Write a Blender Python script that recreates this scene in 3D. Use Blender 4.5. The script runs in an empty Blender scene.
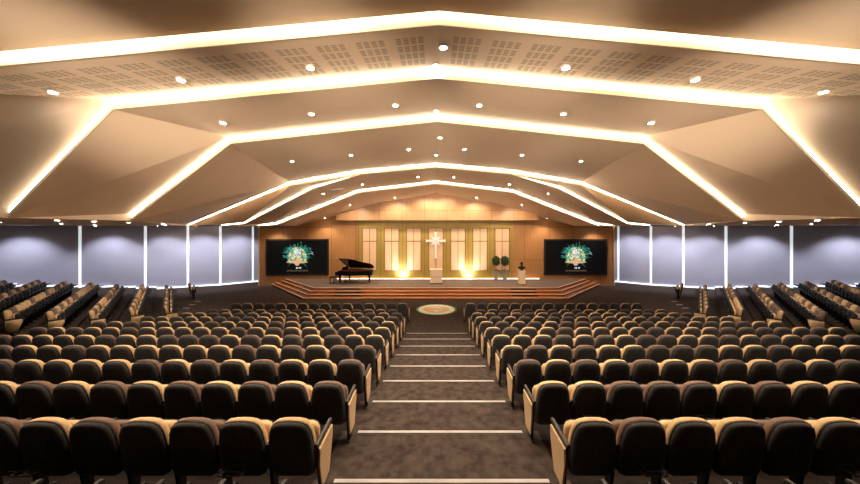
import bpy, bmesh, math, random
from mathutils import Vector, Matrix
random.seed(7)
PI = math.pi
SC = bpy.context.scene
COL = SC.collection
EY = 4.60          # eye height above the flat front floor

# ------------------------------------------------------------------ camera
cd = bpy.data.cameras.new('camera'); cam = bpy.data.objects.new('camera', cd); COL.objects.link(cam)
cd.sensor_width = 36; cd.lens = 305/860*36
cd.shift_x = -5/860; cd.shift_y = -13.5/860
cam.location = (-0.05, 0, EY); cam.rotation_euler = (PI/2, 0, 0)
cd.clip_start = 0.05; cd.clip_end = 200
SC.camera = cam
# ------------------------------------------------------------------ world, exposure
w = bpy.data.worlds.new('world'); SC.world = w; w.use_nodes = True
w.node_tree.nodes['Background'].inputs[0].default_value = (0.05, 0.06, 0.09, 1)
w.node_tree.nodes['Background'].inputs[1].default_value = 0.3
SC.view_settings.view_transform = 'Standard'; SC.view_settings.look = 'None'
SC.view_settings.gamma = 1; SC.view_settings.use_curve_mapping = False
SC.view_settings.exposure = 0.4
COVE = 11.0        # strength of the ceiling light coves
SPOT = 300.0       # watts of a downlight over the seats
STAGE_SPOT = 420.0
WASH = 380.0       # wall washers along the blinds
REAR_FILL = 6000.0     # watts of each fill spot added behind the camera
WARM = (1.0, 0.80, 0.58); COOL = (0.89, 0.89, 1.0)

# ------------------------------------------------------------------ materials
def mat(name, col, rough=0.6, metal=0.0, emit=None, es=0.0, spec=None, sheen=0.0, coat=0.0):
    m = bpy.data.materials.new(name); m.use_nodes = True
    b = m.node_tree.nodes['Principled BSDF']
    b.inputs['Base Color'].default_value = (*col, 1)
    b.inputs['Roughness'].default_value = rough; b.inputs['Metallic'].default_value = metal
    if spec is not None: b.inputs['Specular IOR Level'].default_value = spec
    if emit: b.inputs['Emission Color'].default_value = (*emit, 1); b.inputs['Emission Strength'].default_value = es
    b.inputs['Sheen Weight'].default_value = sheen
    b.inputs['Coat Weight'].default_value = coat
    return m
def nodes(m): return m.node_tree.nodes, m.node_tree.links, m.node_tree.nodes['Principled BSDF']
def noisy(name, c1, c2, scale, rough=0.8, stretch=(1, 1, 1), bump=0.0, detail=4, **k):
    m = mat(name, c1, rough, **k); n, l, b = nodes(m)
    tc = n.new('ShaderNodeTexCoord'); mp = n.new('ShaderNodeMapping'); mp.inputs['Scale'].default_value = stretch
    nz = n.new('ShaderNodeTexNoise'); nz.inputs['Scale'].default_value = scale; nz.inputs['Detail'].default_value = detail
    r = n.new('ShaderNodeValToRGB'); r.color_ramp.elements[0].position = .3; r.color_ramp.elements[1].position = .7
    r.color_ramp.elements[0].color = (*c1, 1); r.color_ramp.elements[1].color = (*c2, 1)
    l.new(tc.outputs['Object'], mp.inputs[0]); l.new(mp.outputs[0], nz.inputs[0]); l.new(nz.outputs[0], r.inputs[0]); l.new(r.outputs[0], b.inputs['Base Color'])
    if bump:
        bp = n.new('ShaderNodeBump'); bp.inputs['Strength'].default_value = bump; bp.inputs['Distance'].default_value = .01
        l.new(nz.outputs[0], bp.inputs['Height']); l.new(bp.outputs[0], b.inputs['Normal'])
    return m
def wood(name, c1, c2, bw, rh, seam=.35, rough=.38, ox=0.0, oz=0.0, vertical=True):
    """veneer panels: fine grain, dark joints every bw (across) and rh (up)"""
    m = mat(name, c1, rough); n, l, b = nodes(m)
    tc = n.new('ShaderNodeTexCoord'); sp = n.new('ShaderNodeSeparateXYZ'); cb = n.new('ShaderNodeCombineXYZ')
    l.new(tc.outputs['Object'], sp.inputs[0])
    ax = n.new('ShaderNodeMath'); ax.operation = 'ADD'; ax.inputs[1].default_value = ox
    az = n.new('ShaderNodeMath'); az.operation = 'ADD'; az.inputs[1].default_value = oz
    l.new(sp.outputs['X'], ax.inputs[0]); l.new(sp.outputs['Z'], az.inputs[0])
    l.new(ax.outputs[0], cb.inputs['X']); l.new(az.outputs[0], cb.inputs['Y'])
    br = n.new('ShaderNodeTexBrick'); br.offset = 0; br.squash = 1
    br.inputs['Scale'].default_value = 1; br.inputs['Brick Width'].default_value = bw; br.inputs['Row Height'].default_value = rh
    br.inputs['Mortar Size'].default_value = .018; br.inputs['Mortar Smooth'].default_value = .1
    br.inputs['Color1'].default_value = (1, 1, 1, 1); br.inputs['Color2'].default_value = (.82, .8, .78, 1); br.inputs['Mortar'].default_value = (seam, seam, seam, 1)
    l.new(cb.outputs[0], br.inputs['Vector'])
    mp = n.new('ShaderNodeMapping'); mp.inputs['Scale'].default_value = (9, 9, .5) if vertical else (.5, 9, 9)
    nz = n.new('ShaderNodeTexNoise'); nz.inputs['Scale'].default_value = 2.2; nz.inputs['Detail'].default_value = 5
    l.new(tc.outputs['Object'], mp.inputs[0]); l.new(mp.outputs[0], nz.inputs[0])
    r = n.new('ShaderNodeValToRGB'); r.color_ramp.elements[0].position = .3; r.color_ramp.elements[1].position = .7
    r.color_ramp.elements[0].color = (*c1, 1); r.color_ramp.elements[1].color = (*c2, 1)
    l.new(nz.outputs[0], r.inputs[0])
    mx = n.new('ShaderNodeMix'); mx.data_type = 'RGBA'; mx.blend_type = 'MULTIPLY'; mx.inputs[0].default_value = 1
    l.new(r.outputs[0], mx.inputs[6]); l.new(br.outputs['Color'], mx.inputs[7]); l.new(mx.outputs[2], b.inputs['Base Color'])
    return m

M = {}
M['ceil'] = noisy('ceiling_paint', (.85, .655, .475), (.88, .685, .505), .6, .75)
M['lip'] = mat('cove_lip_paint', (.80, .70, .50), .6)
M['cove'] = mat('cove_lamp', (1, .95, .85), .5, emit=(1, .89, .70), es=COVE)
M['cove_soft'] = mat('cove_lamp_soft', (1, .95, .85), .5, emit=(1, .93, .80), es=13)
M['cove_far'] = mat('cove_lamp_far', (1, .95, .85), .5, emit=(1, .89, .70), es=COVE*2.2)
M['carpet'] = noisy('brown_carpet', (.026, .018, .015), (.070, .052, .043), 7, .95, (1, 1, 1), .5, 9, spec=.1)
M['carpet_stage'] = noisy('stage_carpet', (.14, .10, .085), (.20, .145, .12), 8, .9)
M['nosing'] = noisy('aluminium_nosing', (.30, .285, .28), (.42, .40, .40), 3, .45, (1, 1, 1))
M['seatfloor_shade'] = noisy('shade_dark_seating_floor', (.012, .009, .008), (.022, .016, .014), 4, .95, spec=.05)  # shade between and under the seat rows put into a near-black floor colour
M['riser'] = mat('dark_riser', (.05, .035, .028), .9)
M['blind'] = noisy('lavender_blind', (.42, .42, .52), (.45, .45, .55), .8, .85)
M['slot'] = mat('daylight_slot', (.9, .93, 1), .5, emit=(.88, .95, .95), es=.5)
M['footlight'] = mat('foot_slot', (.9, .93, 1), .5, emit=(.93, .95, 1), es=1.0)
M['outer'] = mat('dark_outer_wall', (.12, .10, .09), .9)
M['wood'] = wood('honey_veneer', (.42, .20, .075), (.53, .27, .11), 1.95, 2.62, .45, .4, .6, .55)
M['fascia'] = wood('fascia_veneer', (.50, .265, .115), (.60, .34, .16), 1.75, 6, .5, .4, .88, 0)
M['woodend_glow'] = mat('glow_pale_wall_end', (.72, .55, .36), .5)  # strip light's glow on the wall end, put into a paler colour
M['gold'] = noisy('gold_panel', (.38, .255, .05), (.44, .30, .07), 2, .45, (1, 1, .3), metal=.15)
M['goldtrim'] = mat('dark_gold_trim', (.22, .13, .03), .5, .3)
M['pane'] = noisy('blush_pane', (.72, .47, .28), (.80, .54, .34), 1.5, .5, (6, 1, .3))
M['mullion'] = mat('brown_mullion', (.17, .085, .04), .5)
M['stagewood'] = wood('red_stage_wood', (.30, .085, .028), (.44, .15, .05), 2.4, 9, .7, .25, vertical=False)
M['stagenose'] = mat('pale_stage_nosing', (.78, .50, .30), .35)
M['black'] = mat('matt_black', (.010, .010, .011), .6)
M['shell'] = noisy('charcoal_seat_fabric', (.022, .019, .019), (.046, .040, .040), 26, .85, (1, 1, .6), .25, 5, sheen=.15)
M['piping'] = mat('black_vinyl', (.008, .0075, .008), .5, spec=.3)
M['tan'] = noisy('tan_upholstery', (.58, .375, .18), (.65, .43, .22), 14, .7, sheen=.1)
M['brown'] = noisy('brown_upholstery', (.13, .07, .042), (.17, .092, .055), 14, .7, sheen=.1)
M['arm'] = mat('armrest_black', (.03, .026, .024), .4)
M['wire'] = mat('wire_rack_metal', (.10, .09, .085), .3, .7)
M['pianoblack'] = mat('piano_lacquer', (.004, .004, .005), .22)
M['pianored'] = mat('piano_soundboard', (.09, .018, .007), .9, spec=.05)
M['ivory'] = mat('piano_keys', (.8, .78, .72), .3)
M['brass'] = mat('brass', (.7, .45, .15), .3, 1)
M['cream'] = noisy('cream_laminate', (.80, .66, .46), (.85, .71, .51), 3, .5)
M['lectern'] = noisy('pale_maple', (.80, .62, .42), (.86, .68, .48), 3, .45, (3, 3, .5))
M['white'] = mat('white_paint', (.88, .88, .9), .4)
M['bronze'] = mat('dark_bronze', (.012, .011, .011), .28, .6)
M['pot'] = mat('grey_pot', (.25, .25, .28), .5)
M['leaf'] = noisy('topiary_leaf', (.012, .035, .012), (.04, .085, .03), 20, .7)
M['stem'] = mat('plant_stem', (.16, .09, .05), .8)
M['pink'] = mat('pink_flower', (.75, .25, .28), .6)
M['glass'] = mat('display_glass', (.004, .004, .004), .5, emit=(.002, .002, .002), es=1.0, spec=.1)
M['lampwhite'] = mat('lamp_lens', (1, 1, 1), .4, emit=(1, .93, .82), es=160)
M['lampring'] = mat('lamp_ring', (.8, .76, .70), .4)
M['green'] = mat('emblem_green', (.02, .22, .07), .6)
M['offwhite'] = mat('emblem_white', (.85, .83, .74), .6)

# perforated acoustic ceiling: patches of small slots cut into the same paint
def perforated():
    m = M['ceil'].copy(); m.name = 'perforated_ceiling'; n, l, b = nodes(m)
    tc = n.new('ShaderNodeTexCoord'); sp = n.new('ShaderNodeSeparateXYZ'); l.new(tc.outputs['Object'], sp.inputs[0])
    def mth(op, a, c=None):
        q = n.new('ShaderNodeMath'); q.operation = op
        for i, v in enumerate((a, c)):
            if v is None: continue
            if isinstance(v, (int, float)): q.inputs[i].default_value = v
            else: l.new(v, q.inputs[i])
        return q.outputs[0]
    ax = mth('ABSOLUTE', sp.outputs['X'])
    px = mth('SUBTRACT', ax, .22)
    fx = mth('MODULO', px, .58)                      # patch period across
    inx = mth('MULTIPLY', mth('LESS_THAN', fx, .44), mth('GREATER_THAN', px, 0))
    cx = mth('LESS_THAN', mth('MODULO', fx, .11), .078)
    py = mth('SUBTRACT', sp.outputs['Y'], 4.42)
    iny = mth('MULTIPLY', mth('GREATER_THAN', py, 0), mth('LESS_THAN', py, 1.0))
    cy = mth('LESS_THAN', mth('MODULO', py, .25), .20)
    hy = mth('LESS_THAN', mth('MODULO', py, .05), .033)
    mask = mth('MULTIPLY', mth('MULTIPLY', inx, cx), mth('MULTIPLY', mth('MULTIPLY', iny, cy), hy))
    lim = mth('MULTIPLY', mask, mth('LESS_THAN', ax, 8.2))
    old = b.inputs['Base Color'].links[0].from_socket
    mx = n.new('ShaderNodeMix'); mx.data_type = 'RGBA'; l.new(lim, mx.inputs[0]); l.new(old, mx.inputs[6]); mx.inputs[7].default_value = (.50, .36, .24, 1)
    l.new(mx.outputs[2], b.inputs['Base Color'])
    return m
M['perf'] = perforated()

# ------------------------------------------------------------------ mesh helpers
def mesh_obj(name, verts, faces, m, parent=None, smooth=False):
    me = bpy.data.meshes.new(name); me.from_pydata([tuple(v) for v in verts], [], faces); me.update()
    bm = bmesh.new(); bm.from_mesh(me); bmesh.ops.recalc_face_normals(bm, faces=bm.faces); bm.to_mesh(me); bm.free()
    if smooth:
        for p in me.polygons: p.use_smooth = True
    me.materials.append(m)
    o = bpy.data.objects.new(name, me); COL.objects.link(o)
    if parent: o.parent = parent
    return o
class MB:
    def __init__(s): s.v = []; s.f = []
    def add(s, v, f):
        k = len(s.v); s.v += [tuple(q) for q in v]; s.f += [tuple(k+i for i in q) for q in f]; return s
    def box(s, x0, x1, y0, y1, z0, z1):
        return s.add([(x0,y0,z0),(x1,y0,z0),(x1,y1,z0),(x0,y1,z0),(x0,y0,z1),(x1,y0,z1),(x1,y1,z1),(x0,y1,z1)],
                     [(0,3,2,1),(4,5,6,7),(0,1,5,4),(1,2,6,5),(2,3,7,6),(3,0,4,7)])
    def cbox(s, x0, x1, y0, y1, z0, z1, c=.01):
        """box with chamfered edges in plan and at top"""
        o = [(x0+c,y0),(x1-c,y0),(x1,y0+c),(x1,y1-c),(x1-c,y1),(x0+c,y1),(x0,y1-c),(x0,y0+c)]
        cx, cy = (x0+x1)/2, (y0+y1)/2
        def ring(z, k): return [(x+(k if x < cx else -k), y+(k if y < cy else -k), z) for x, y in o]
        return s.loft([ring(z0, 0), ring(z1-c, 0), ring(z1, c*.7)])
    def loft(s, rings, caps=True):
        n = len(rings[0]); v = [p for r in rings for p in r]; f = []
        for a in range(len(rings)-1):
            for i in range(n):
                j = (i+1) % n; f.append((a*n+i, a*n+j, (a+1)*n+j, (a+1)*n+i))
        if caps: f.append(tuple(range(n-1, -1, -1))); f.append(tuple((len(rings)-1)*n+i for i in range(n)))
        return s.add(v, f)
    def prism(s, pts, d):
        d = Vector(d); a = [Vector(p) for p in pts]; return s.loft([a, [p+d for p in a]])
    def lathe(s, prof, n=20, c=(0, 0, 0), sx=1, sy=1):
        return s.loft([[(c[0]+r*sx*math.cos(2*PI*i/n), c[1]+r*sy*math.sin(2*PI*i/n), c[2]+z) for i in range(n)] for r, z in prof])
    def tube(s, pts, r, n=8):
        P = [Vector(p) for p in pts]; R = r if isinstance(r, (list, tuple)) else [r]*len(P); rings = []
        for i, p in enumerate(P):
            t = (P[min(i+1, len(P)-1)]-P[max(i-1, 0)]).normalized()
            a = Vector((0, 0, 1)) if abs(t.z) < .9 else Vector((1, 0, 0))
            u = t.cross(a).normalized(); w_ = t.cross(u)
            rings.append([p+(u*math.cos(2*PI*k/n)+w_*math.sin(2*PI*k/n))*R[i] for k in range(n)])
        return s.loft(rings)
    def obj(s, name, m, parent=None, smooth=False): return mesh_obj(name, s.v, s.f, m, parent, smooth)
def tag(o, label=None, cat=None, group=None, kind=None):
    if label: o['label'] = label
    if cat: o['category'] = cat
    if group: o['group'] = group
    if kind: o['kind'] = kind
    return o
def thing(name, label, cat, loc=(0, 0, 0), rz=0, group=None):
    o = bpy.data.objects.new(name, None); COL.objects.link(o); o.empty_display_size = .2
    o.location = loc; o.rotation_euler = (0, 0, rz); return tag(o, label, cat, group)
def struct(o): o['kind'] = 'structure'; return o
def spot(loc, target, watts, size, blend, color, parent=None, radius=.04):
    ld = bpy.data.lights.new('lamp_light', 'SPOT'); ld.energy = watts; ld.spot_size = math.radians(size); ld.spot_blend = blend
    ld.color = color; ld.shadow_soft_size = radius if color != COOL else .25
    o = bpy.data.objects.new('lamp_light', ld); COL.objects.link(o)
    o.rotation_euler = (Vector(target)-Vector(loc)).to_track_quat('-Z', 'Y').to_euler()
    if parent: o.parent = parent; o.location = Vector(loc)-parent.location
    else: o.location = loc
    return o
SIDE = {-1: 'left', 1: 'right'}
ORD = ['first', 'second', 'third', 'fourth', 'fifth', 'sixth', 'seventh', 'eighth', 'ninth', 'tenth', 'eleventh', 'twelfth', 'thirteenth',
       'fourteenth', 'fifteenth', 'sixteenth', 'seventeenth', 'eighteenth', 'nineteenth', 'twentieth', 'twenty-first', 'twenty-second']

# ------------------------------------------------------------------ floor: raked centre, flat front, raked side blocks
TP, TR, T0Y, T0Z = 1.15, .172, 3.70, EY-3.053     # tread pitch, rise, first nosing in view, its height
def tread_z(i): return T0Z-TR*i
struct(MB().box(-34, 34, 11.0, 28.5, -.2, 0).obj('floor', M['carpet']))
for i in range(-5, 9):
    y1 = T0Y+TP*i; y0 = y1-TP; wdt = 31 if i <= 5 else 12.0
    if i == -5: y0 = -4
    m = MB().box(-wdt, wdt, y0, y1, -.2, tread_z(i)); struct(m.obj('floor', M['seatfloor_shade']))
    # carpeted aisle lying on the tread
    m = MB().box(-1.52, 1.58, y0+.001, y1, tread_z(i)-.05, tread_z(i)+.004); struct(m.obj('floor', M['carpet']))
    if i >= -1:
        # aisle nosing: bright strip with a grey heel behind
        struct(MB().box(-1.27, 1.33, y1-.04, y1+.012, tread_z(i)-.03, tread_z(i)+.006).obj('trim_1', M['nosing']))
TH = math.radians(41); N0 = -.26
U = Vector((-math.sin(TH), math.cos(TH), 0)); N = Vector((math.cos(TH), math.sin(TH), 0))
def su(s, n, sd, z=0):
    p = U*s+N*n; return Vector((p.x*(-sd), p.y, z))   # sd=-1 left, +1 right
SG = .12
WALLP = [(-13.4, 27.6), (-15.7, 26.2), (-17.5, 24.8), (-19.5, 24.0), (-21.8, 22.9), (-25.2, 21.6), (-30.2, 19.6), (-33.5, 18.2)]
WS = [31.6]*8
for sd in (-1, 1):
    for k in range(1, 9):
        nf = N0-TP*k+.62                 # platform front edge
        pts = [su(18.0, nf, sd), su(31.5+.15*k, nf, sd), su(31.5+.15*k, nf-TP-(.0 if k < 8 else 6), sd), su(18.0, nf-TP-(.0 if k < 8 else 6), sd)]
        struct(MB().prism([(p.x, p.y, -.15) for p in pts], (0, 0, .15+SG*k)).obj('floor', M['carpet']))

# ------------------------------------------------------------------ side walls: lavender blinds between slots of daylight
LOW = .20
def floor_h(x, y):        # height of the side floor at a left-side point
    n = Vector((x, y, 0)).dot(N)
    for k in range(8, 0, -1):
        if n < N0-TP*k+.62: return SG*k
    return 0.0
for sd in (-1, 1):
    nm = 'wall_'+SIDE[sd]
    vs = []
    for a, b in zip(WALLP[:-1], WALLP[1:]):
        A = Vector((a[0]*-sd, a[1], 0)); B = Vector((b[0]*-sd, b[1], 0)); t = (B-A).normalized()
        nr = Vector((t.y, -t.x, 0)); nr = nr if nr.y < 0 else -nr      # towards the room
        back = [A-nr*.06, B-nr*.06, B-nr*.26, A-nr*.26]
        struct(MB().prism([(p.x, p.y, -.1) for p in back], (0, 0, EY+LOW+.2)).obj(nm, M['outer']))
        A2, B2 = A+t*.085, B-t*.085
        bl = [A2, B2, B2-nr*.05, A2-nr*.05]
        idx = WALLP.index(a)+1
        struct(MB().prism([(p.x, p.y, .10+floor_h(*a)) for p in bl], (0, 0, EY+LOW-.12-floor_h(*a))).obj('window_%d' % idx, M['blind']))
        # vertical slot at the joint
        sl = [B-t*.075, B+t*.075, B+t*.075-nr*.05, B-t*.075-nr*.05]
        struct(MB().prism([(p.x, p.y, .02) for p in sl], (0, 0, EY+LOW-.04)).obj('trim_%d' % (idx+1), M['slot']))
        # foot light along the floor, stepping up with the platforms
        L = (B-A).length; q = 0; st = 40; start = 0; lastz = None
        for q in range(st+1):
            p = A+t*L*min(q, st)/st; h = floor_h(-abs(p.x), p.y)
            if lastz is None: lastz = h
            if abs(h-lastz) > 1e-6 or q == st:
                a3 = A+t*L*start/st; b3 = p
                ps = [a3+nr*.10, b3+nr*.10, b3-nr*.05, a3-nr*.05]
                struct(MB().prism([(v.x, v.y, lastz) for v in ps], (0, 0, .08)).obj('baseboard_'+SIDE[sd], M['footlight']))
                start = q; lastz = h
    struct(MB().box(min(33.5*sd, 33.7*sd), max(33.5*sd, 33.7*sd), -4, 18.3, -.2, EY+LOW+.2).obj(nm, M['outer']))
struct(MB().box(-34, 34, -4.2, -4, -.2, EY+3.4).obj('wall_rear', M['outer']))

# ------------------------------------------------------------------ front wall of the hall: honey veneer
WY = 24.6
def outl(pts, y, dy): return [(x, y, z) for x, z in pts], (0, dy, 0)
top = [(-14.2, LOW), (-11.2, LOW), (-4.3, 2.0), (0, 2.77), (4.3, 2.0), (11.2, LOW), (14.35, LOW)]
wf = MB().prism([(-14.2, WY, -.1), (14.35, WY, -.1)]+[(x, WY, EY+z+.04) for x, z in reversed(top)], (0, .45, 0))
struct(wf.obj('wall_front', M['wood']))
for xa, xb in ((-14.27, -14.2), (14.35, 14.42)):
    struct(MB().box(xa, xb, WY-.06, WY+.5, 0, EY+LOW).obj('trim_20', M['woodend_glow']))
# back of hall beyond the wood wall
struct(MB().box(-16, 16, 27.9, 28.1, -.1, EY+LOW+.2).obj('wall_back', M['outer']))
# low plinth course
struct(MB().box(-14.15, -8.2, WY-.03, WY, 0, .62).obj('baseboard_front', M['wood']))
struct(MB().box(8.3, 14.3, WY-.03, WY, 0, .62).obj('baseboard_front', M['wood']))
# bulkhead over the stage
fa = [(-7.75, .66), (8.0, .66), (8.0, 1.10), (4.25, 2.05), (0, 2.80), (-4.25, 2.05), (-7.75, 1.10)]
struct(MB().prism([(x, 23.8, EY+z) for x, z in fa], (0, .8, 0)).obj('trim_21', M['fascia']))
struct(MB().box(-7.75, 8.0, 23.79, 24.6, EY+.60, EY+.66).obj('trim_22', M['mullion']))

# gold centre wall
gw = thing('gold_wall_panel', 'gold panelled backing behind the seven lattice panels, below the wooden bulkhead', 'wall panel', (0, WY, .56))
MB().box(-6.2, 6.25, -.07, 0, 0, EY+.60-.56).obj('backing', M['gold'], gw)
for i in range(8):
    x = -6.2+12.3/7*i+.02; MB().box(x-.015, x+.015, -.085, -.07, 0.05, EY+.5-.56).obj('joint', M['goldtrim'], gw)
for i in range(7):
    x = (i-3)*1.775+.02
    t = thing('lattice_panel', '%s of the seven blush lattice panels on the gold wall%s' % (
        ['leftmost', 'second from left', 'third from left', 'middle', 'third from right', 'second from right', 'rightmost'][i],
        ['', '', '', ', behind the white cross', '', '', ', behind the potted trees'][i]), 'panel', (x, WY-.07, 1.19), 0, 'lattice panels on the gold wall')
    W_, H_ = .60, 3.46
    fr = MB()
    for a in ((-W_, -W_+.05, 0, H_), (W_-.05, W_, 0, H_), (-W_, W_, 0, .05), (-W_, W_, H_-.05, H_)): fr.box(a[0], a[1], -.05, 0, a[2], a[3])
    fr.obj('frame', M['mullion'], t)
    MB().box(-W_+.05, W_-.05, -.02, 0, .05, H_-.05).obj('pane', M['pane'], t)
    MB().box(-.02, .02, -.04, -.02, .05, H_-.05).box(-W_+.05, W_-.05, -.042, -.02, H_-1.10, H_-1.05).obj('mullion', M['mullion'], t)
    e = MB()
    for a in ((-.78, -.74, -.12, H_+.12), (.74, .78, -.12, H_+.12), (-.78, .78, H_+.09, H_+.13)): e.box(a[0], a[1], -.03, 0, a[2], a[3])
    e.obj('surround', M['gold'], t)

# ------------------------------------------------------------------ ceiling
def P(x, y, h): return Vector((x, y, EY+h))
R1, S1, E1 = P(0, 4.15, 2.77), P(-8.6, 4.15, 1.97), P(-10.5, 4.15, .2)
R2, S2, E2 = P(0, 5.65, 2.77), P(-5.99, 5.65, 2.2), P(-7.93, 5.65, .2)
R3, S3, E3 = P(0, 7.93, 2.77), P(-5.35, 7.93, 2.2), P(-7.93, 7.93, .2)
R4, K4, S4, E4 = P(0, 13.85, 2.77), P(-3.43, 13.85, 2.46), P(-7.2, 15.1, 2.12), P(-19.5, 24, .2)
J4, M4, E5 = P(-6.17, 15.3, 1.95), P(-11.3, 18, .22), P(-17.4, 24.8, .2)
R5, K5, N5, F5 = P(0, 19, 2.77), P(-4.77, 19, 2.22), P(-9.9, 19, .2), P(-14.2, 24.6, .2)
RW, KW, NW = P(0, 24.7, 2.77), P(-4.3, 24.7, 2.0), P(-11.2, 24.7, .2)
def T(p, d=.18): return p+Vector((0, 0, d))
def mir(p, sd): return Vector((-p.x*sd, p.y, p.z)) if sd == 1 else Vector(p)
def sheet(name, polys, m):
    mb = MB()
    for sd in (-1, 1):
        for pl in polys: mb.add([mir(p, sd) for p in pl], [tuple(range(len(pl)))])
    return struct(mb.obj(name, m))
B0 = -4.0
Q0, Q1, Q2 = (p-Vector((0, .12, .075)) for p in (R1, S1, E1))
K4b = T(K4, -.02)
sheet('ceiling', [[P(0, B0, 2.77), T(Q0), T(Q1), P(-8.6, B0, 1.97)], [P(-8.6, B0, 1.97), T(Q1), T(Q2), P(-10.5, B0, .2)], [P(-10.5, B0, .2), Q2, T(Q2)],
                  [T(Q0), T(Q0, .335), T(Q1, .335), T(Q1)], [T(Q1), T(Q1, .335), T(Q2, .335), T(Q2)], [T(Q0, .335), T(R1, .26), T(S1, .26), T(Q1, .335)], [T(Q1, .335), T(S1, .26), T(E1, .26), T(Q2, .335)]], M['ceil'])
sheet('ceiling', [[R1, T(R2), T(S2)], [R1, T(S2), S1]], M['perf'])
sheet('ceiling', [[S1, T(S2), E1], [T(S2), T(E2), E1], [E1, T(E2), E2]], M['ceil'])
sheet('ceiling', [[R2, T(R3), T(S3)], [R2, T(S3), S2], [S2, T(S3), E2], [T(S3), T(E3), E2], [E2, T(E3), E3]], M['ceil'])
sheet('ceiling', [[R3, T(R4), T(K4)], [R3, T(K4), S3], [S3, T(K4), T(S4)], [S3, T(S4), E3], [T(S4), T(E4, .1), E3], [E3, T(E4, .1), E4]], M['ceil'])
sheet('ceiling', [[K4, S4, T(J4, .15)], [S4, T(M4, .14), T(J4, .15)], [S4, E4, T(M4, .14)], [E4, T(E5, .1), T(M4, .14)]], M['ceil'])
sheet('ceiling', [[R4, T(R5), T(K5)], [R4, T(K5), K4], [K4, T(K5), J4], [J4, T(K5), T(N5)], [J4, T(N5), M4], [M4, T(N5), E5], [T(N5), T(F5, .1), E5], [F5, T(F5, .1), E5]], M['ceil'])
sheet('ceiling', [[R5, RW, KW], [R5, KW, K5], [K5, KW, NW], [K5, NW, N5], [N5, NW, F5]], M['ceil'])
sheet('ceiling', [[P(-34, B0, .2), P(-10.5, B0, .2), E1, E2, E3, E4, P(-21.8, 23.3, .2), P(-34, 18.5, .2)],
                  [E4, E5, P(-17.5, 25.4, .2), P(-21.8, 23.3, .2)], [E5, F5, P(-14.2, 28, .2), P(-17.5, 28, .2)], [F5, P(0, 24.9, .2), P(0, 28, .2), P(-14.2, 28, .2)]], M['ceil'])
# cove n: glowing slot above, cream lip below, both facing the back of the hall
def cove(name_no, pts, dT, label, sides=(-1, 1)):
    t = thing('cove_light', label, 'cove light', tuple(pts[0]))
    o0 = pts[0].copy(); lip = MB(); glow = MB()
    for sd in sides:
        for (a, da), (b, db) in zip(list(zip(pts, dT))[:-1], list(zip(pts, dT))[1:]):
            def q(p, d, k, off=0): v = mir(p, sd)+Vector((0, -off, d*k)); return v-o0
            ca = cb = .58 if name_no >= 4 else .5; fo = .03
            lip.loft([[q(a, da, -.02), q(a, da, ca), q(a, da, ca, .015), q(a, da, -.02, fo)], [q(b, db, -.02), q(b, db, cb), q(b, db, cb, .015), q(b, db, -.02, fo)]])
            glow.loft([[q(a, da, ca), q(a, da, .98), q(a, da, .98, .012), q(a, da, ca, .012)], [q(b, db, cb), q(b, db, .98), q(b, db, .98, .012), q(b, db, cb, .012)]])
    if name_no == 1:
        lip = MB(); glow = MB()
        for sd in sides:
            for a, b in zip(pts[:-1], pts[1:]):
                def q(p, z, off): return mir(p, sd)+Vector((0, -off, z))-o0
                lip.loft([[q(p, -.01, 0), q(p, .27, 0), q(p, .27, .015), q(p, -.01, .015)] for p in (a, b)])
                glow.loft([[q(p, .20, .112), q(p, .24, .112), q(p, .24, .085), q(p, .20, .085)] for p in (a, b)])
    lip.obj('cove_lip', M['lip'], t); glow.obj('light_strip', M['cove_soft'] if name_no == 1 else M['cove_far'] if name_no in (4, 6) else M['cove'], t)
cove(1, [R1, S1, E1], [.18, .18, .12], 'widest and nearest cove light, the bright line crossing the top of the ceiling')
cove(2, [R2, S2, E2], [.18]*3, 'second cove light from the top, behind the perforated ceiling band')
cove(3, [R3, S3, E3], [.18]*3, 'third cove light from the top, with wings dropping beside the middle downlights')
cove(4, [R4, K4, S4, E4], [.18, .18, .18, .1], 'fourth cove light from the top, its long ends reaching the third blind joints')
for sd in (-1, 1): cove(5, [K4b, J4, M4, E5], [.06, .15, .14, .1], 'short cove light forking below the fourth cove on the %s' % SIDE[sd], (sd,))
cove(6, [R5, K5, N5, F5], [.18, .18, .16, .08], 'cove light nearest the stage, above the wooden bulkhead')

# ------------------------------------------------------------------ downlights
lamp_ring_m = None
def downlight(x, y, h, label, watts, size=95, col=WARM, tgt=None, r=.055, group='ceiling downlights', em=True):
    global lamp_ring_m
    t = thing('downlight', label, 'downlight', (x, y, EY+h), 0, group)
    if lamp_ring_m is None:
        a = MB().lathe([(.072, .03), (.072, -.004), (.064, -.008), (.050, -.004), (.050, .02)], 20).obj('trim_ring', M['lampring'], t, True)
        b = MB().lathe([(.048, .01), (.048, -.006), (.03, -.010)], 16).obj('lens', M['lampwhite'], t, True); lamp_ring_m = (a.data, b.data)
    else:
        for n_, d in zip(('trim_ring', 'lens'), lamp_ring_m):
            o = bpy.data.objects.new(n_, d); COL.objects.link(o); o.parent = t
    if watts:
        spot((x, y, EY+h-.05), tgt or (x, y, 0), watts, size, .6, col, t)
    return t
side_w = lambda x: 'left' if x < 0 else 'right'
R_ = ['nearest', 'second', 'outermost']
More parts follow.
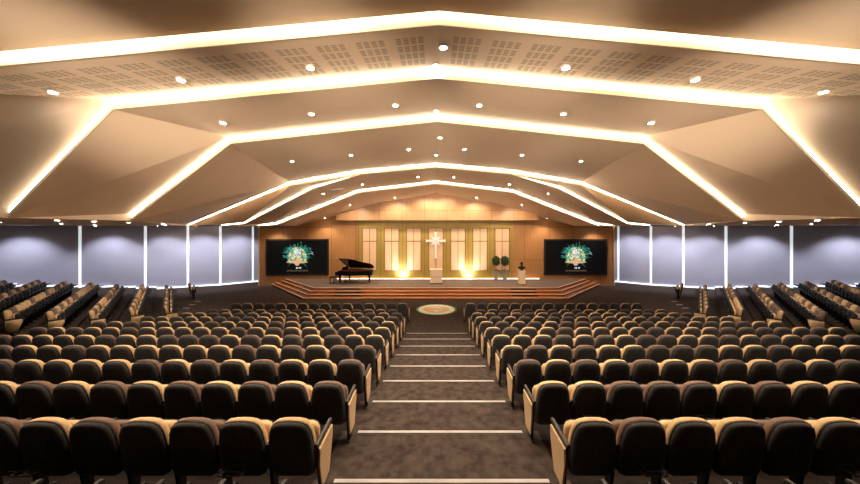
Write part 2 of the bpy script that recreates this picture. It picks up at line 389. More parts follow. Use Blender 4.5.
for name, y, xs, hs, wt in (('perforated ceiling band', 5.02, (2.1, 4.23, 6.34), (2.64, 2.44, 2.24), .7),
                            ('ceiling band behind the perforated one', 6.78, (.93, 2.80, 4.76), (2.73, 2.54, 2.34), 1.0),
                            ('broad middle ceiling band', 10.5, (.96, 2.94, 4.97), (2.72, 2.52, 2.31), 1.0)):
    for i, (x, h) in enumerate(zip(xs, hs)):
        for sd in (-1, 1):
            downlight(x*sd, y, h, '%s downlight %s of the ridge in the %s' % (['innermost', 'middle', 'outermost'][i], 'left' if sd < 0 else 'right', name), SPOT*wt)
for x, y, h, lb in ((.08, 4.72, 2.80, 'ridge downlight at the near edge of the perforated ceiling band'), (-.04, 5.42, 2.89, 'ridge downlight just before the second cove light'),
                (-.02, 7.5, 2.88, 'ridge downlight just before the third cove light'), (.1, 9.35, 2.78, 'ridge downlight in the front of the broad middle band'),
                (0, 11.9, 2.86, 'ridge downlight at the rear of the broad middle band')):
    downlight(x, y, h, lb, SPOT*.5)
for i, (x, y, h) in enumerate(((.95, 16.1, 2.71), (4.03, 16.7, 2.41), (6.15, 16.7, 1.90))):
    for sd in (-1, 1):
        downlight(x*sd, y, h, '%s downlight %s of the ridge between the last two cove lines' % (['innermost', 'middle', 'outermost'][i], SIDE[sd]), STAGE_SPOT*1.1, 80, tgt=(x*sd*1.1, y+6, 1.0))
for i, (x, y, h) in enumerate(((.73, 22.3, 2.66), (3.0, 22.4, 2.26), (6.11, 21.7, 1.68))):
    for sd in (-1, 1):
        downlight(x*sd, y, h, '%s downlight %s of the ridge close to the wooden bulkhead' % (['innermost', 'middle', 'outermost'][i], SIDE[sd]), STAGE_SPOT*.6, 125, tgt=(x*sd*1.05, 24.4, 2.0))
for i, x in enumerate((8.6, 12.6)):
    for sd in (-1, 1):
        downlight(x*sd, 23.6, .80 if i == 0 else .19, '%s downlight above the %s video screen' % (['inner', 'outer'][i], SIDE[sd]), STAGE_SPOT*.35, 110, tgt=(x*sd*1.02, 24.4, 0))
soff = [(8.6, 6.9), (9.1, 8.1), (9.7, 9.6), (11.2, 12.5), (13.2, 9.2), (15.0, 12.2), (17.0, 15.2), (14.2, 16.0)]
sl = ['first', 'second', 'third', 'fourth', 'fifth', 'sixth', 'seventh', 'eighth']
for i, (x, y) in enumerate(soff):
    for sd in (-1, 1):
        downlight(x*sd, y, LOW-.01, '%s downlight from the camera in the low flat ceiling over the %s seats' % (sl[i], SIDE[sd]), SPOT*.45, 120)
# wall washers in front of every blind
for sd in (-1, 1):
    k = 0
    for a, b in zip(WALLP[1:-1], WALLP[2:]):
        A = Vector((a[0]*-sd, a[1], 0)); B = Vector((b[0]*-sd, b[1], 0)); t = (B-A).normalized()
        nr = Vector((t.y, -t.x, 0)); nr = nr if nr.y < 0 else -nr
        mid = (A+B)/2; p = mid+nr*1.9; L = (B-A).length
        downlight(p.x, p.y, LOW-.01, 'cool wall washer before the %s blind %s of the stage' % (ORD[k], SIDE[sd]), WASH*min(L/2.3, 1.35), 105, COOL, tgt=(mid.x+nr.x*.2, mid.y+nr.y*.2, .6), group='wall washers')
        k += 1

# unseen fill spots added on the rear wall to brighten the middle ceiling band
for i, x in enumerate((-4.2, -1.4, 1.4, 4.2)):
    t = thing('added_fill_spot', '%s added ceiling fill spotlight on the rear wall, counted from the stage' % ['rightmost', 'second from right', 'second from left', 'leftmost'][i], 'spotlight', (x, -3.7, EY-.2), 0, 'added ceiling fill spotlights')
    MB().tube([(0, -.12, -.02), (0, .12, .03)], [.09, .11], 16).obj('housing', M['black'], t)
    MB().box(-.03, .03, -.3, -.1, -.03, .03).obj('bracket', M['black'], t)
    spot((x, -3.5, EY-.15), (x*1.25, 11.2, EY+2.75), REAR_FILL, 26, 1, (1, .82, .62), t, .1)

# ------------------------------------------------------------------ stage
stg = thing('stage', 'carpeted stage with red wooden steps and pale step edges', 'stage')
for lv in range(4):
    z0, z1 = .14*lv, .14*(lv+1)
    yf = (19.6, 20.03, 20.44, 20.8)[lv]; xf = (8.50, 8.44, 8.39, 8.31)[lv]; xb = (13.2, 12.9, 12.4, 12.1)[lv]; yb = WY-.02
    def ol(g=0, ex=0): 
        return [(-xb-g*1.4, yb), (-xf-g*.4, yf-g), (xf+g*.4, yf-g), (xb+g*1.4, yb)]
    nm = 'step' if lv < 3 else 'stage_deck'
    ms = MB().prism([(x, y, z0) for x, y in ol()], (0, 0, .14-.03)); ms.obj('riser', M['stagewood'], stg)
    if lv < 3:
        MB().prism([(x, y, z1-.03) for x, y in ol(.02)], (0, 0, .03)).obj('step', M['stagewood'], stg)
    else:
        MB().prism([(x, y, z1-.03) for x, y in ol(.02)], (0, 0, .03)).obj('deck', M['carpet_stage'], stg)
    e = MB(); o_ = ol(.03); i_ = ol(-.05)
    for a in range(3):
        e.prism([(*o_[a], z1-.032), (*o_[a+1], z1-.032), (*i_[a+1], z1-.032), (*i_[a], z1-.032)], (0, 0, .037))
    e.obj('nosing', M['stagenose'], stg)
for sd in (-1, 1):
    for lv in (0, 1, 2):
        yf = (19.6, 20.03, 20.44, 20.8)[lv+1]; x0 = (5.0, 5.0, 5.1)[lv] 
        v = MB().box(min(x0*sd, (x0+1.75)*sd), max(x0*sd, (x0+1.75)*sd), yf-.025, yf-.001, .14*(lv+1)+.008, .14*(lv+1)+.10)
        for q in range(8):
            xx = x0*sd+sd*(.1+q*.22); v.box(xx-.01, xx+.01, yf-.032, yf-.02, .14*(lv+1)+.01, .14*(lv+1)+.098)
        v.obj('vent_grille', M['black'], stg)
ls = tag(MB().box(-7.9, 8.3, WY-.16, WY-.08, .56, .585).obj('floor_light_strip', mat('stage_strip', (1, .95, .8), .5, emit=(1, .90, .68), es=3.5)),
    'thin glowing light strip along the foot of the gold wall', 'light strip')
for sd in (-1, 1):
    t = thing('floor_uplight', 'small uplight on the stage %s of the cross, washing the gold wall' % SIDE[sd], 'uplight', (2.66*sd, 23.75, .56))
    MB().lathe([(.07, 0), (.07, .07), (.055, .08)], 14).obj('housing', M['black'], t); MB().lathe([(.045, .078), (.04, .09)], 12).obj('lens', M['lampwhite'], t)
    spot((2.66*sd, 23.75, .68), (2.66*sd, 24.6, 1.7), 230, 130, 1, (1, .96, .88), t, .06)

# ------------------------------------------------------------------ video screens
def burst_material():
    m = bpy.data.materials.new('canopy_dots'); m.use_nodes = True; n, l, b = nodes(m)
    tc = n.new('ShaderNodeTexCoord'); v = n.new('ShaderNodeTexVoronoi'); v.inputs['Scale'].default_value = 11
    l.new(tc.outputs['Object'], v.inputs['Vector'])
    r = n.new('ShaderNodeValToRGB'); r.color_ramp.interpolation = 'CONSTANT'
    cs = [(0, (.02, .22, .12)), (.30, (.70, .60, .25)), (.48, (.80, .42, .08)), (.6, (.05, .42, .22)), (.80, (.85, .80, .65)), (.90, (.45, .10, .12))]
    while len(r.color_ramp.elements) < len(cs): r.color_ramp.elements.new(.5)
    for e, (p, c) in zip(r.color_ramp.elements, cs): e.position = p; e.color = (*c, 1)
    sp = n.new('ShaderNodeSeparateColor'); l.new(v.outputs['Color'], sp.inputs[0]); l.new(sp.outputs[0], r.inputs[0])
    b.inputs['Base Color'].default_value = (0, 0, 0, 1); l.new(r.outputs[0], b.inputs['Emission Color']); b.inputs['Emission Strength'].default_value = .85
    return m
M['dots'] = burst_material()
def em(name, c, s): return mat(name, (0, 0, 0), .6, emit=c, es=s)
M['ray'] = em('ray_green', (.02, .42, .30), .8); M['ray2'] = em('ray_teal', (.01, .16, .12), .8); M['spark'] = em('spark_white', (.65, .95, .88), .9)
M['arc'] = em('arc_tan', (.66, .38, .22), .85); M['lat'] = em('lattice_white', (.78, .75, .85), .9); M['refl'] = em('reflection', (.10, .055, .035), 1)
for sd, cx in ((-1, -11.12), (1, 11.24)):
    t = thing('video_screen', 'large black video screen %s of the stage showing a green and gold tree burst' % SIDE[sd], 'screen', (cx, WY, 2.30), 0, 'video screens')
    W_, H_ = 2.49, 1.42
    MB().box(-W_, W_, -.10, 0, -H_, H_).obj('display', M['glass'], t)
    fr = MB()
    for a in ((-W_-.03, -W_+.09, -H_-.03, H_+.03), (W_-.09, W_+.03, -H_-.03, H_+.03), (-W_, W_, -H_-.03, -H_+.09), (-W_, W_, H_-.09, H_+.03)): fr.box(a[0], a[1], -.13, 0, a[2], a[3])
    fr.obj('bezel', M['black'], t)
    rnd = random.Random(5); c0 = (.0, .12)
    for mk, cnt, rr, ww in (('ray2', 44, (.85, 1.40), .06), ('ray', 50, (.80, 1.20), .035), ('spark', 14, (.95, 1.35), .014)):
        m = MB()
        for q in range(cnt):
            a = rnd.uniform(-.35, PI+.35) if rnd.random() < .85 else rnd.uniform(0, 2*PI); R = rnd.uniform(*rr); wv = ww*rnd.uniform(.5, 1.4)
            if mk == 'spark': r0 = R-.12
            else: r0 = .2
            d = Vector((math.cos(a), 0, math.sin(a)*.88)); s_ = Vector((-math.sin(a), 0, math.cos(a)))*wv
            o = Vector((c0[0], -.101-.002*len(mk), c0[1]))
            m.prism([o+d*r0-s_*.6, o+d*(r0+R)/2-s_, o+d*R, o+d*(r0+R)/2+s_, o+d*r0+s_*.6], (0, -.002, 0))
        m.obj('light_rays', M[mk], t)
    n = 28; dome = [(.78*math.cos(PI*i/n), -.115, -.18+.98*math.sin(PI*i/n)**.85 if 0 < i < n else -.18) for i in range(n+1)]
    dome += [(-.66, -.115, -.40), (-.2, -.115, -.32), (.2, -.115, -.32), (.66, -.115, -.40)]
    MB().prism(dome, (0, -.004, 0)).obj('tree_canopy', M['dots'], t)
    la = MB()
    for x0, z0, x1, z1 in ((-.30, .70, .22, .0), (.28, .45, -.2, .25), (-.12, .78, .02, .35), (.0, .55, .32, .15), (-.25, .5, -.02, .1), (-.3, .3, .1, .62)):
        d = Vector((x1-x0, 0, z1-z0)); s_ = Vector((-d.z, 0, d.x)).normalized()*.022
        a = Vector((x0, -.120, z0)); b = Vector((x1, -.120, z1)); la.prism([a-s_, b-s_, b+s_, a+s_], (0, -.003, 0))
    la.obj('lattice', M['lat'], t)
    arc = [(-.86, -.42), (-.80, -.34), (-.5, -.36), (-.2, -.25), (0, -.2), (.2, -.25), (.5, -.36), (.80, -.34), (.86, -.42), (.55, -.47), (.22, -.50), (.10, -.68), (-.10, -.68), (-.22, -.50), (-.55, -.47)]
    MB().prism([(x, -.124, z) for x, z in arc], (0, -.003, 0)).obj('tree_base', M['arc'], t)
    lg = MB()
    for x in (-.05, .06, .22, .30): lg.box(x-.025, x+.03, -.126, -.124, -.94+abs(x)*.1, -.80)
    lg.obj('roots', M['spark'], t)
    rf = MB()
    for q in range(16): x = -.80+q*.105; rf.box(x, x+.07, -.105, -.103, -1.16+.02*(q % 3), -1.04+.015*(q % 2))
    rf.obj('reflection', M['refl'], t)

# ------------------------------------------------------------------ floor emblem
t = thing('floor_emblem', 'round green-rimmed emblem inlaid in the carpet before the stage steps', 'emblem', (.03, 17.35, 0))
MB().lathe([(1.16, 0), (1.16, .006)], 48).obj('outer_ring', M['green'], t)
MB().lathe([(1.04, .006), (1.04, .010)], 48).obj('white_ring', M['offwhite'], t)
M['emgold'] = noisy('emblem_gold', (.55, .50, .12), (.90, .62, .38), 5, .6, (1, 1, 1), 0, 3)
MB().lathe([(.74, .010), (.74, .013)], 40).obj('gold_centre', M['emgold'], t)
a = MB()
for x0, y0, x1, y1 in ((-.3, .55, .25, .0), (.3, .5, -.2, .1), (-.1, .6, .1, .1), (0, .4, .45, .1), (-.4, .3, .2, .5)):
    d = Vector((x1-x0, y1-y0, 0)); s_ = Vector((-d.y, d.x, 0)).normalized()*.035
    A = Vector((x0, y0, .013)); B = Vector((x1, y1, .013)); a.prism([A-s_, B-s_, B+s_, A+s_], (0, 0, .004))
a.prism([(x, y-.1, .013) for x, y in ((-.5, -.2), (0, -.05), (.5, -.2), (.12, -.3), (.1, -.5), (-.1, -.5), (-.12, -.3))], (0, 0, .003))
a.obj('tree_motif', M['offwhite'], t)
for sd in (-1, 1):
    for q, (x, y) in enumerate(((15.0, 19.2), (14.7, 18.4), (14.4, 17.6))):
        tag(MB().box(x*sd-.18, x*sd+.18, y-.05, y+.05, 0, .012).obj('floor_marker', M['nosing']),
            '%s pale marker in the carpet from the wall, walkway %s of the stage' % (ORD[q], SIDE[sd]), 'floor marker', 'walkway floor markers')

# ------------------------------------------------------------------ cross
t = thing('wall_cross', 'white cross with a star burst at its centre on the middle lattice panel', 'cross', (.0, WY-.22, EY-.98))
def bar(l, w0, w1, fl):      # arm along +z
    return [(-w0, 0), (-w1, l-fl), (-w1*2.0, l), (w1*2.0, l), (w1, l-fl), (w0, 0)]
c = MB()
for ang, l in ((0, .72), (PI/2, .78), (-PI/2, .78), (PI, 1.38)):
    c.prism([(x*math.cos(ang)+z*math.sin(ang), 0, z*math.cos(ang)-x*math.sin(ang)) for x, z in bar(l, .085, .07, .10)], (0, -.07, 0))
c.obj('cross_arms', M['white'], t)
c = MB()
for q in range(4):
    ang = PI/4+q*PI/2
    pts = [(-.03, 0), (-.06, .28), (0, .56), (.06, .28), (.03, 0)]
    c.prism([(x*math.cos(ang)+z*math.sin(ang), -.01, z*math.cos(ang)-x*math.sin(ang)) for x, z in pts], (0, -.05, 0))
c.obj('star_rays', M['white'], t)
MB().box(-.03, .03, 0, .15, -.8, -.7).box(-.03, .03, 0, .15, .3, .4).obj('bracket', M['black'], t)

# ------------------------------------------------------------------ lectern, pedestal, bust, plants
t = thing('lectern', 'pale wooden lectern on a dark foot below the white cross', 'lectern', (.03, 22.45, .56))
MB().box(-.45, .45, -.26, .26, 0, .06).obj('foot', M['black'], t)
MB().cbox(-.435, .435, -.24, .24, .06, 1.02, .015).obj('body', M['lectern'], t)
MB().prism([(-.45, -.27, 1.0), (-.45, .27, 1.02), (-.45, .27, 1.06), (-.45, -.27, 1.04)], (.9, 0, 0)).obj('top', M['lectern'], t)
MB().box(-.38, .38, -.252, -.24, .50, .52).obj('front_groove', M['mullion'], t)
t = thing('pedestal', 'cream square pedestal carrying the dark bust, right of the potted trees', 'pedestal', (6.20, 22.0, .56))
MB().box(-.235, .235, -.235, .235, 0, .06).obj('foot', M['black'], t)
MB().cbox(-.225, .225, -.225, .225, .06, .98, .012).obj('body', M['cream'], t)
MB().box(-.23, .23, -.23, .23, .98, 1.02).obj('cap', M['cream'], t)
b = thing('bust', 'dark bronze head-and-shoulders bust on the cream pedestal', 'sculpture', (6.20, 22.0, 1.58))
m = MB(); rings = []
for z, rx, ry, oy in ((.0, .13, .11, 0), (.03, .13, .11, 0), (.045, .075, .07, 0), (.09, .07, .065, 0), (.10, .15, .10, 0), (.14, .23, .13, 0), (.20, .29, .14, 0), (.25, .28, .13, 0), (.29, .20, .11, .0),
                      (.315, .10, .085, 0), (.34, .062, .065, -.005), (.375, .058, .062, -.01), (.395, .07, .085, -.02), (.43, .083, .10, -.018), (.47, .09, .108, -.012), (.51, .092, .108, -.005), (.55, .088, .10, 0), (.59, .068, .08, .004), (.615, .035, .04, .006)):
    rings.append([(rx*math.cos(2*PI*i/24), oy+ry*math.sin(2*PI*i/24), z) for i in range(24)])
m.loft(rings); m.obj('figure', M['bronze'], b, True)
m = MB(); m.loft([[(-.012, -.105, .50), (.012, -.105, .50), (.012, -.095, .50), (-.012, -.095, .50)], [(-.022, -.145, .455), (.022, -.145, .455), (.022, -.10, .455), (-.022, -.10, .455)], [(-.015, -.115, .445), (.015, -.115, .445), (.015, -.1, .445), (-.015, -.1, .445)]]); m.obj('nose', M['bronze'], b)
for sx in (-1, 1): MB().lathe([(.004, -.035), (.016, -.02), (.02, 0), (.016, .02), (.004, .035)], 10, (sx*.095, 0, .48), .6, 1).obj('ear', M['bronze'], b, True)
for q, (x, y) in enumerate(((4.62, 23.35), (5.30, 23.35))):
    t = thing('potted_topiary', '%s ball-shaped potted tree with pink flowers in a tall grey pot' % ('left', 'right')[q], 'potted plant', (x, y, .56), q*1.1, 'potted trees on the stage')
    MB().loft([[(a*s_, b_*s_, z) for a, b_ in ((-1, -1), (1, -1), (1, 1), (-1, 1))] for z, s_ in ((0, .11), (.02, .115), (.74, .155), (.76, .165), (.80, .165), (.80, .14), (.74, .13))]).obj('pot', M['pot'], t)
    MB().tube([(0, 0, .7), (.01, 0, 1.0), (-.01, .01, 1.35)], .018).obj('stem', M['stem'], t)
    r = random.Random(q); m = MB()
    for k in range(520):
        d = Vector((r.gauss(0, 1), r.gauss(0, 1), r.gauss(0, 1))).normalized(); p = d*.30*r.uniform(.72, 1.08); p.z *= 1.22; p += Vector((0, 0, 1.55))
        a_ = Vector((r.gauss(0, 1), r.gauss(0, 1), r.gauss(0, 1))).normalized(); u_ = d.cross(a_).normalized()*.045; v_ = (d*.4+a_*.6).normalized()*.07
        m.add([p-u_, p+v_, p+u_, p-v_*.6+d*.02], [(0, 1, 2), (0, 2, 3)])
    m.lathe([(.05, -.30), (.18, -.24), (.235, -.08), (.24, .08), (.18, .22), (.05, .29)], 12, (0, 0, 1.55))
    m.obj('foliage', M['leaf'], t)
    m = MB(); f = MB()
    for k in range(60):
        a_ = r.uniform(0, 2*PI); rr = r.uniform(.02, .21); p = Vector((rr*math.cos(a_), rr*math.sin(a_), .80+r.uniform(0, .10)-(.06 if rr > .16 else 0)))
        u_ = Vector((r.gauss(0, 1), r.gauss(0, 1), r.gauss(0, .5))).normalized()*.05; v_ = Vector((r.gauss(0, 1), r.gauss(0, 1), abs(r.gauss(0, 1)))).normalized()*.05
        m.add([p-u_, p+v_, p+u_], [(0, 1, 2)])
    for k in range(16):
        a_ = r.uniform(0, 2*PI); rr = r.uniform(.05, .2); f.lathe([(.005, -.02), (.028, 0), (.02, .02), (.004, .03)], 7, (rr*math.cos(a_), rr*math.sin(a_), .86+r.uniform(-.03, .12)))
    m.obj('underplanting', M['leaf'], t); f.obj('flower', M['pink'], t)

# ------------------------------------------------------------------ grand piano and bench
PA = math.radians(-17)
gp = thing('grand_piano', 'black grand piano with raised lid at the left of the stage', 'piano', (-7.28, 22.05, .56), PA)
def pout(z, u0=0.0, k=1.0):
    o = [(u0, 0), (.75, 0), (1.05, .04), (1.35, .16), (1.65, .36), (1.95, .52), (2.2, .58), (2.42, .68), (2.52, .90), (2.48, 1.18), (2.36, 1.38), (2.15, 1.48), (1.9, 1.5), (u0, 1.5)]
    return [(x, y, z) for x, y in o]
MB().loft([pout(.66, .22), pout(.98, .22)]).obj('case', M['pianoblack'], gp)
MB().box(0, .24, 0, 1.5, .66, .76).box(0, .24, 0, .07, .76, .90).box(0, .24, 1.43, 1.5, .76, .90).box(.20, .26, .0, 1.5, .76, .98).obj('key_bed', M['pianoblack'], gp)
MB().box(.02, .19, .09, 1.41, .76, .785).obj('keyboard', M['ivory'], gp)
k = MB()
for q in range(36):
    if q % 7 in (2, 6): continue
    k.box(.08, .19, .10+q*.0362, .118+q*.0362, .785, .80)
k.obj('black_keys', M['black'], gp)
sb = [(x*.96+.06, .75+(y-.75)*.93, z) for x, y, z in pout(.98, .30)]
MB().prism(sb, (0, 0, .02)).obj('soundboard', M['pianored'], gp)
LA = math.radians(33)
def lidp(x, y, z):
    dy, dz = y-1.5, z; return (x, 1.5+dy*math.cos(LA)+dz*math.sin(LA)*-1*-1*0, 1.02-dy*math.sin(LA)+dz*math.cos(LA))
lo = [lidp(x, y, 0) for x, y, _ in pout(0, .10)]; hi = [lidp(x, y, .03) for x, y, _ in pout(0, .10)]
MB().loft([lo, hi]).obj('lid', M['pianoblack'], gp)
MB().tube([(.62, .06, .98), (.45, .29, 1.60)], .014).obj('lid_prop', M['pianoblack'], gp)
MB().prism([(.30, .35, 1.0), (.30, 1.15, 1.0), (.40, 1.15, 1.22), (.40, .35, 1.22)], (.015, 0, 0)).obj('music_desk', M['pianoblack'], gp)
for x, y in ((.32, .14), (.32, 1.36), (2.22, 1.0)):
    lg = MB().loft([[(x+a*s_, y+b_*s_, z) for a, b_ in ((-1, -1), (1, -1), (1, 1), (-1, 1))] for z, s_ in ((.07, .035), (.3, .045), (.55, .07), (.66, .08))]).obj('leg', M['pianoblack'], gp)
    MB().tube([(x-.02, y, .035), (x+.02, y, .035)], .035, 12).box(x-.02, x+.02, y-.02, y+.02, .04, .08).obj('caster', M['brass'], lg)
MB().tube([(.42, .68, .66), (.36, .70, .12)], .014).tube([(.42, .82, .66), (.36, .80, .12)], .014).box(.30, .40, .64, .86, .08, .13).obj('pedal_lyre', M['pianoblack'], gp)
bt = thing('piano_bench', 'black four-legged piano bench at the keyboard', 'bench', (-7.45, 22.55, .56), PA)
MB().cbox(-.20, .20, -.40, .40, .44, .53, .02).obj('seat', M['pianoblack'], bt)
for x in (-.16, .16):
    for y in (-.35, .35): MB().loft([[(x+a*s_, y+b_*s_, z) for a, b_ in ((-1, -1), (1, -1), (1, 1), (-1, 1))] for z, s_ in ((0, .018), (.44, .028))]).obj('leg', M['pianoblack'], bt)

# ------------------------------------------------------------------ theatre chair (facing +y, origin on the floor)
HALF = [(.0, .30), (.18, .30), (.230, .33), (.246, .40), (.247, .52), (.244, .64), (.236, .75), (.220, .84), (.194, .905), (.148, .938), (.08, .952), (0, .956)]
OUT = HALF+[(-x, z) for x, z in reversed(HALF[1:-1])]
def lean(z): return -.15*(z-.33)-.10*max(0, z-.6)**2
def slab(rings, cz=.68, out=OUT, sh=0):
    rr = []
    for sc, y in rings:
        rr.append([(x*sc, y+lean(cz+(z-cz)*sc), cz+(z-cz)*sc+sh) for x, z in out])
    return MB().loft(rr)
def seat_out(w, z0, z1, r=.05):
    return [(-w+r, z0), (w-r, z0), (w, z0+r), (w, z1-r*1.4), (w-r*.5, z1-r*.4), (w-r*1.6, z1), (-w+r*1.6, z1), (-w+r*.5, z1-r*.4), (-w, z1-r*1.4), (-w, z0+r)]
def seat_slab(rings, w, z0, z1, tilt):
    c = (z0+z1)/2
    return MB().loft([[(x*s, y+tilt*(c+(z-c)*s-z0), c+(z-c)*s) for x, z in seat_out(w, z0, z1)] for s, y in rings])
chair_parts = {}
def build_chair_meshes():
    def keep(key, name, mb, m, sm=True):
        o = mb.obj('tmp', m, None, sm); me = o.data; me.name = name; bpy.data.objects.remove(o); chair_parts[key] = (name, me)
    keep('shell', 'back_shell', slab([(.45, -.052), (.80, -.046), (.93, -.034), (.985, -.016), (1, .006), (1, .014)]), M['shell'])
    pp = slab([(.995, .008), (1.012, .010), (1.012, .024), (.995, .026)], sh=.001); keep('piping', 'piping', pp, M['piping'])
    for c in ('tan', 'brown'):
        keep('cush_'+c, 'back_cushion', slab([(.99, .022), (1.012, .036), (1.015, .065), (.985, .095), (.90, .112), (.5, .105)], sh=.008), M[c])
        keep('seat_'+c, 'seat_cushion', seat_slab([(.80, -.055), (.95, -.045), (1, -.015), (1, .02)], .225, .40, .80, -.08), M[c])
        for me in (chair_parts['seat_'+c][1],):
            me.transform(Matrix.Translation((0, .20, 0)))
    keep('pan', 'seat_pan', seat_slab([(1, .02), (1, .045), (.92, .065), (.75, .07)], .222, .40, .795, -.08), M['piping'])
    chair_parts['pan'][1].transform(Matrix.Translation((0, .20, 0)))
    a = MB(); a.loft([[(x, y, z) for x, z in ((-.018, z0), (.018, z0), (.021, z0+.02), (.016, z0+.038), (-.016, z0+.038), (-.021, z0+.02))] for y, z0 in ((-.03, .625), (.0, .622), (.20, .628), (.41, .640), (.44, .636))])
    keep('arm', 'armrest', a, M['arm'], False)
    a = MB().loft([[(-.018, y0, z), (.018, y0, z), (.018, y1, z), (-.018, y1, z)] for z, y0, y1 in ((.02, .07, .19), (.10, .08, .18), (.45, .03, .20), (.625, .0, .30))])
    a.cbox(-.021, .021, .02, .26, 0, .025, .006)
    keep('stanchion', 'stanchion', a, M['piping'], False)
    a = MB().loft([[(x, -.01, .60), (x, .40, .615), (x, .40, .50), (x, .28, .14), (x, .05, .12), (x, -.02, .42)] for x in (0, .022)])
    keep('panel_r_tan', 'end_panel', a, M['tan'], False)
    a = MB().box(-.215, .215, .06, .10, .36, .40).tube([(-.24, .09, .40), (.24, .09, .40)], .02, 8)
    keep('bar', 'hinge_bar', a, M['piping'], False)
    r = MB(); z0 = .50
    for yy in (-.10, -.26): r.tube([(-.11, yy, z0), (.11, yy, z0)], .006, 6)
    for xx in (-.11, -.09, .09, .11): r.tube([(xx, -.10, z0), (xx, -.26, z0)], .006, 6)
    r.tube([(-.11, -.26, z0), (-.11, -.26, z0+.05), (.11, -.26, z0+.05), (.11, -.26, z0)], .005, 6)
    r.tube([(-.11, -.02, z0-.03), (-.11, -.10, z0)], .006, 6).tube([(.11, -.02, z0-.03), (.11, -.10, z0)], .006, 6)
    keep('rack', 'wire_rack', r, M['wire'], False)
build_chair_meshes()
AX = .266
rng = random.Random(21)
chairs = []       # dict(loc, rot, col, arms, label, dist)
def add(x, y, z, rot, col, arms, label, rack=False): chairs.append(dict(p=Vector((x, y, z)), r=rot, c=col, a=arms, l=label, rack=rack, d=Vector((x, y, z-EY)).length))
rows_n = ['bottommost partly seen row', 'nearest full row', 'second full row', 'third full row', 'fourth full row', 'fifth full row', 'sixth full row',
          'seventh full row', 'eighth full row', 'ninth full row', 'tenth full row', 'front row by the stage']
cnt_n = {-1: 6, 0: 9, 1: 11, 2: 13, 3: 17, 4: 20, 5: 20, 6: 19, 7: 18, 8: 17, 9: 16, 10: 16}
SP = .54
for j in range(-1, 11):
    y = 3.29+.11+TP*j; z = max(0, tread_z(j))
    for sd in (-1, 1):
        x0 = 1.66+(.32 if j == 9 else 0); prev = 0
        for k in range(cnt_n[j]):
            if j == -1 and k > 4: continue
            # colour rhythm: mostly tan with brown ones between
            if j == 0: col = ['tan', 'tan', 'brown', 'tan', 'brown', 'tan', 'brown', 'tan', 'brown'][k] if sd < 0 else ['tan', 'brown', 'tan', 'tan', 'brown', 'tan', 'tan', 'tan', 'brown'][k]
            elif j == 1: col = ['brown', 'tan', 'brown', 'tan', 'brown', 'tan', 'brown', 'tan', 'brown', 'tan', 'brown'][k] if sd < 0 else ['tan', 'tan', 'brown', 'brown', 'brown', 'tan', 'brown', 'tan', 'tan', 'brown', 'brown'][k]
            else:
                col = 'brown' if (rng.random() < (.55 if prev == 0 else .12)) else 'tan'
            prev = 1 if col == 'brown' else 0
            x = sd*(x0+SP*k)+.03
            # each chair owns the arm on its aisle side; the outer end of a row gets a second arm
            arms = [-sd]
            if k == cnt_n[j]-1: arms.append(sd)
            end = (k == 0)
            lab = '%s-edged theatre chair, %s from the centre aisle, %s half, %s' % (col, ORD[k], SIDE[sd], rows_n[j+1])
            rack = (j, sd, k) in ((0, -1, 1), (0, -1, 5), (0, 1, 1), (0, 1, 5), (1, 1, 1), (1, 1, 4))
            add(x, y, z, 0, col, [(a, end and a == -sd) for a in arms], lab, rack)
srow = {-1: ('', 25.2, 2), 0: ('row nearest the stage', 18.9, 14), 1: ('second row', 18.85, 15), 2: ('third row', 18.6, 16), 3: ('fourth row', 18.9, 17), 4: ('fifth row', 19.5, 17), 5: ('sixth row', 19.6, 18), 6: ('seventh row', 21.6, 14)}
for k, (rn, s0, cnt) in srow.items():
    for sd in (-1, 1):
        nn = N0-TP*k+.11; z = max(0, SG*k)
        for q in range(cnt):
            p = su(s0+.27+SP*q, nn, sd); col = 'brown' if rng.random() < (.72 if q % 2 else .15) else 'tan'
            if abs(p.x)/p.y > 1.50: continue
            if k == -1: lab = '%s of the two lone chairs near the blinds, %s of the stage' % (['nearer', 'farther'][q], SIDE[sd])
            else: lab = '%s side block chair, %s of stage, %s, %s from near end' % (col, SIDE[sd], rn, ORD[q])
            # local +x of a left-block chair points towards the near end (-U)
            near = 1 if sd < 0 else -1
            arms = [(near, q == 0 and k >= 0)]
            if q == cnt-1: arms.append((-near, False))
            add(p.x, p.y, z, -(PI/2-TH) if sd < 0 else (PI/2-TH), col, arms, lab)
chairs.sort(key=lambda c: c['d'])
full, rest = chairs[:300], chairs[300:]
def part(key, parent, x=0, y=0, mirror=False):
    n_, me = chair_parts[key]; o = bpy.data.objects.new(n_, me); COL.objects.link(o); o.parent = parent; o.location = (x, y, 0)
    if mirror: o.rotation_euler = (0, 0, 0); o.scale = (-1, 1, 1)
    return o
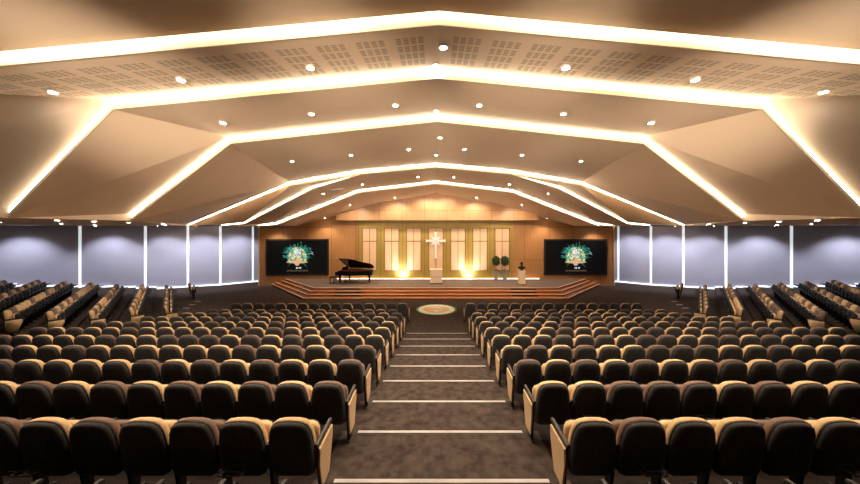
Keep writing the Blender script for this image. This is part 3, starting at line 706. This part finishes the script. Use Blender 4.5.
for c in full:
    t = thing('theatre_chair', c['l'], 'chair', tuple(c['p']), c['r'], 'theatre chairs of the hall')
    for key in ('shell', 'piping', 'cush_'+c['c'], 'seat_'+c['c'], 'pan', 'bar'): part(key, t)
    for sgn, endp in c['a']:
        part('arm', t, sgn*AX); part('stanchion', t, sgn*AX)
        if endp: part('panel_r_tan', t, sgn*(AX+.018), 0, sgn < 0)
    if c['rack']: part('rack', t)
# the farther chairs, one object
def merged(chs):
    V = []; F = []; MI = []; mats = [M['shell'], M['piping'], M['tan'], M['brown'], M['arm']]
    cache = {k: ([v.co.copy() for v in me.vertices], [tuple(p.vertices) for p in me.polygons], mats.index(me.materials[0]) if me.materials[0] in mats else 1) for k, (_, me) in chair_parts.items()}
    for c in chs:
        mw = Matrix.Translation(c['p']) @ Matrix.Rotation(c['r'], 4, 'Z')
        lst = [(k, Matrix.Identity(4)) for k in ('shell', 'piping', 'cush_'+c['c'], 'seat_'+c['c'], 'pan')]
        for sgn, endp in c['a']:
            tm = Matrix.Translation((sgn*AX, 0, 0)); lst += [('arm', tm), ('stanchion', tm)]
            if endp: lst.append(('panel_r_tan', Matrix.Translation((sgn*(AX+.018), 0, 0)) @ Matrix.Scale(sgn, 4, (1, 0, 0))))
        for k, tm in lst:
            vs, fs, mi = cache[k]; b = len(V); mm = mw @ tm
            V.extend([mm @ v for v in vs]); F.extend([tuple(b+i for i in f) for f in fs]); MI.extend([mi]*len(fs))
    me = bpy.data.meshes.new('theatre_chairs'); me.from_pydata(V, [], F); me.update()
    for m in mats: me.materials.append(m)
    me.polygons.foreach_set('material_index', MI); me.polygons.foreach_set('use_smooth', [mi not in (4,) for mi in MI])
    bm = bmesh.new(); bm.from_mesh(me); bmesh.ops.recalc_face_normals(bm, faces=bm.faces); bm.to_mesh(me); bm.free()
    o = bpy.data.objects.new('distant_theatre_chairs', me); COL.objects.link(o); return o
if rest:
    tag(merged(rest), 'far rows of black and tan theatre chairs near the stage and in the side blocks', 'chairs', None, 'stuff')
print('CHAIRS', len(chairs), 'far limit', full[-1]['d'])
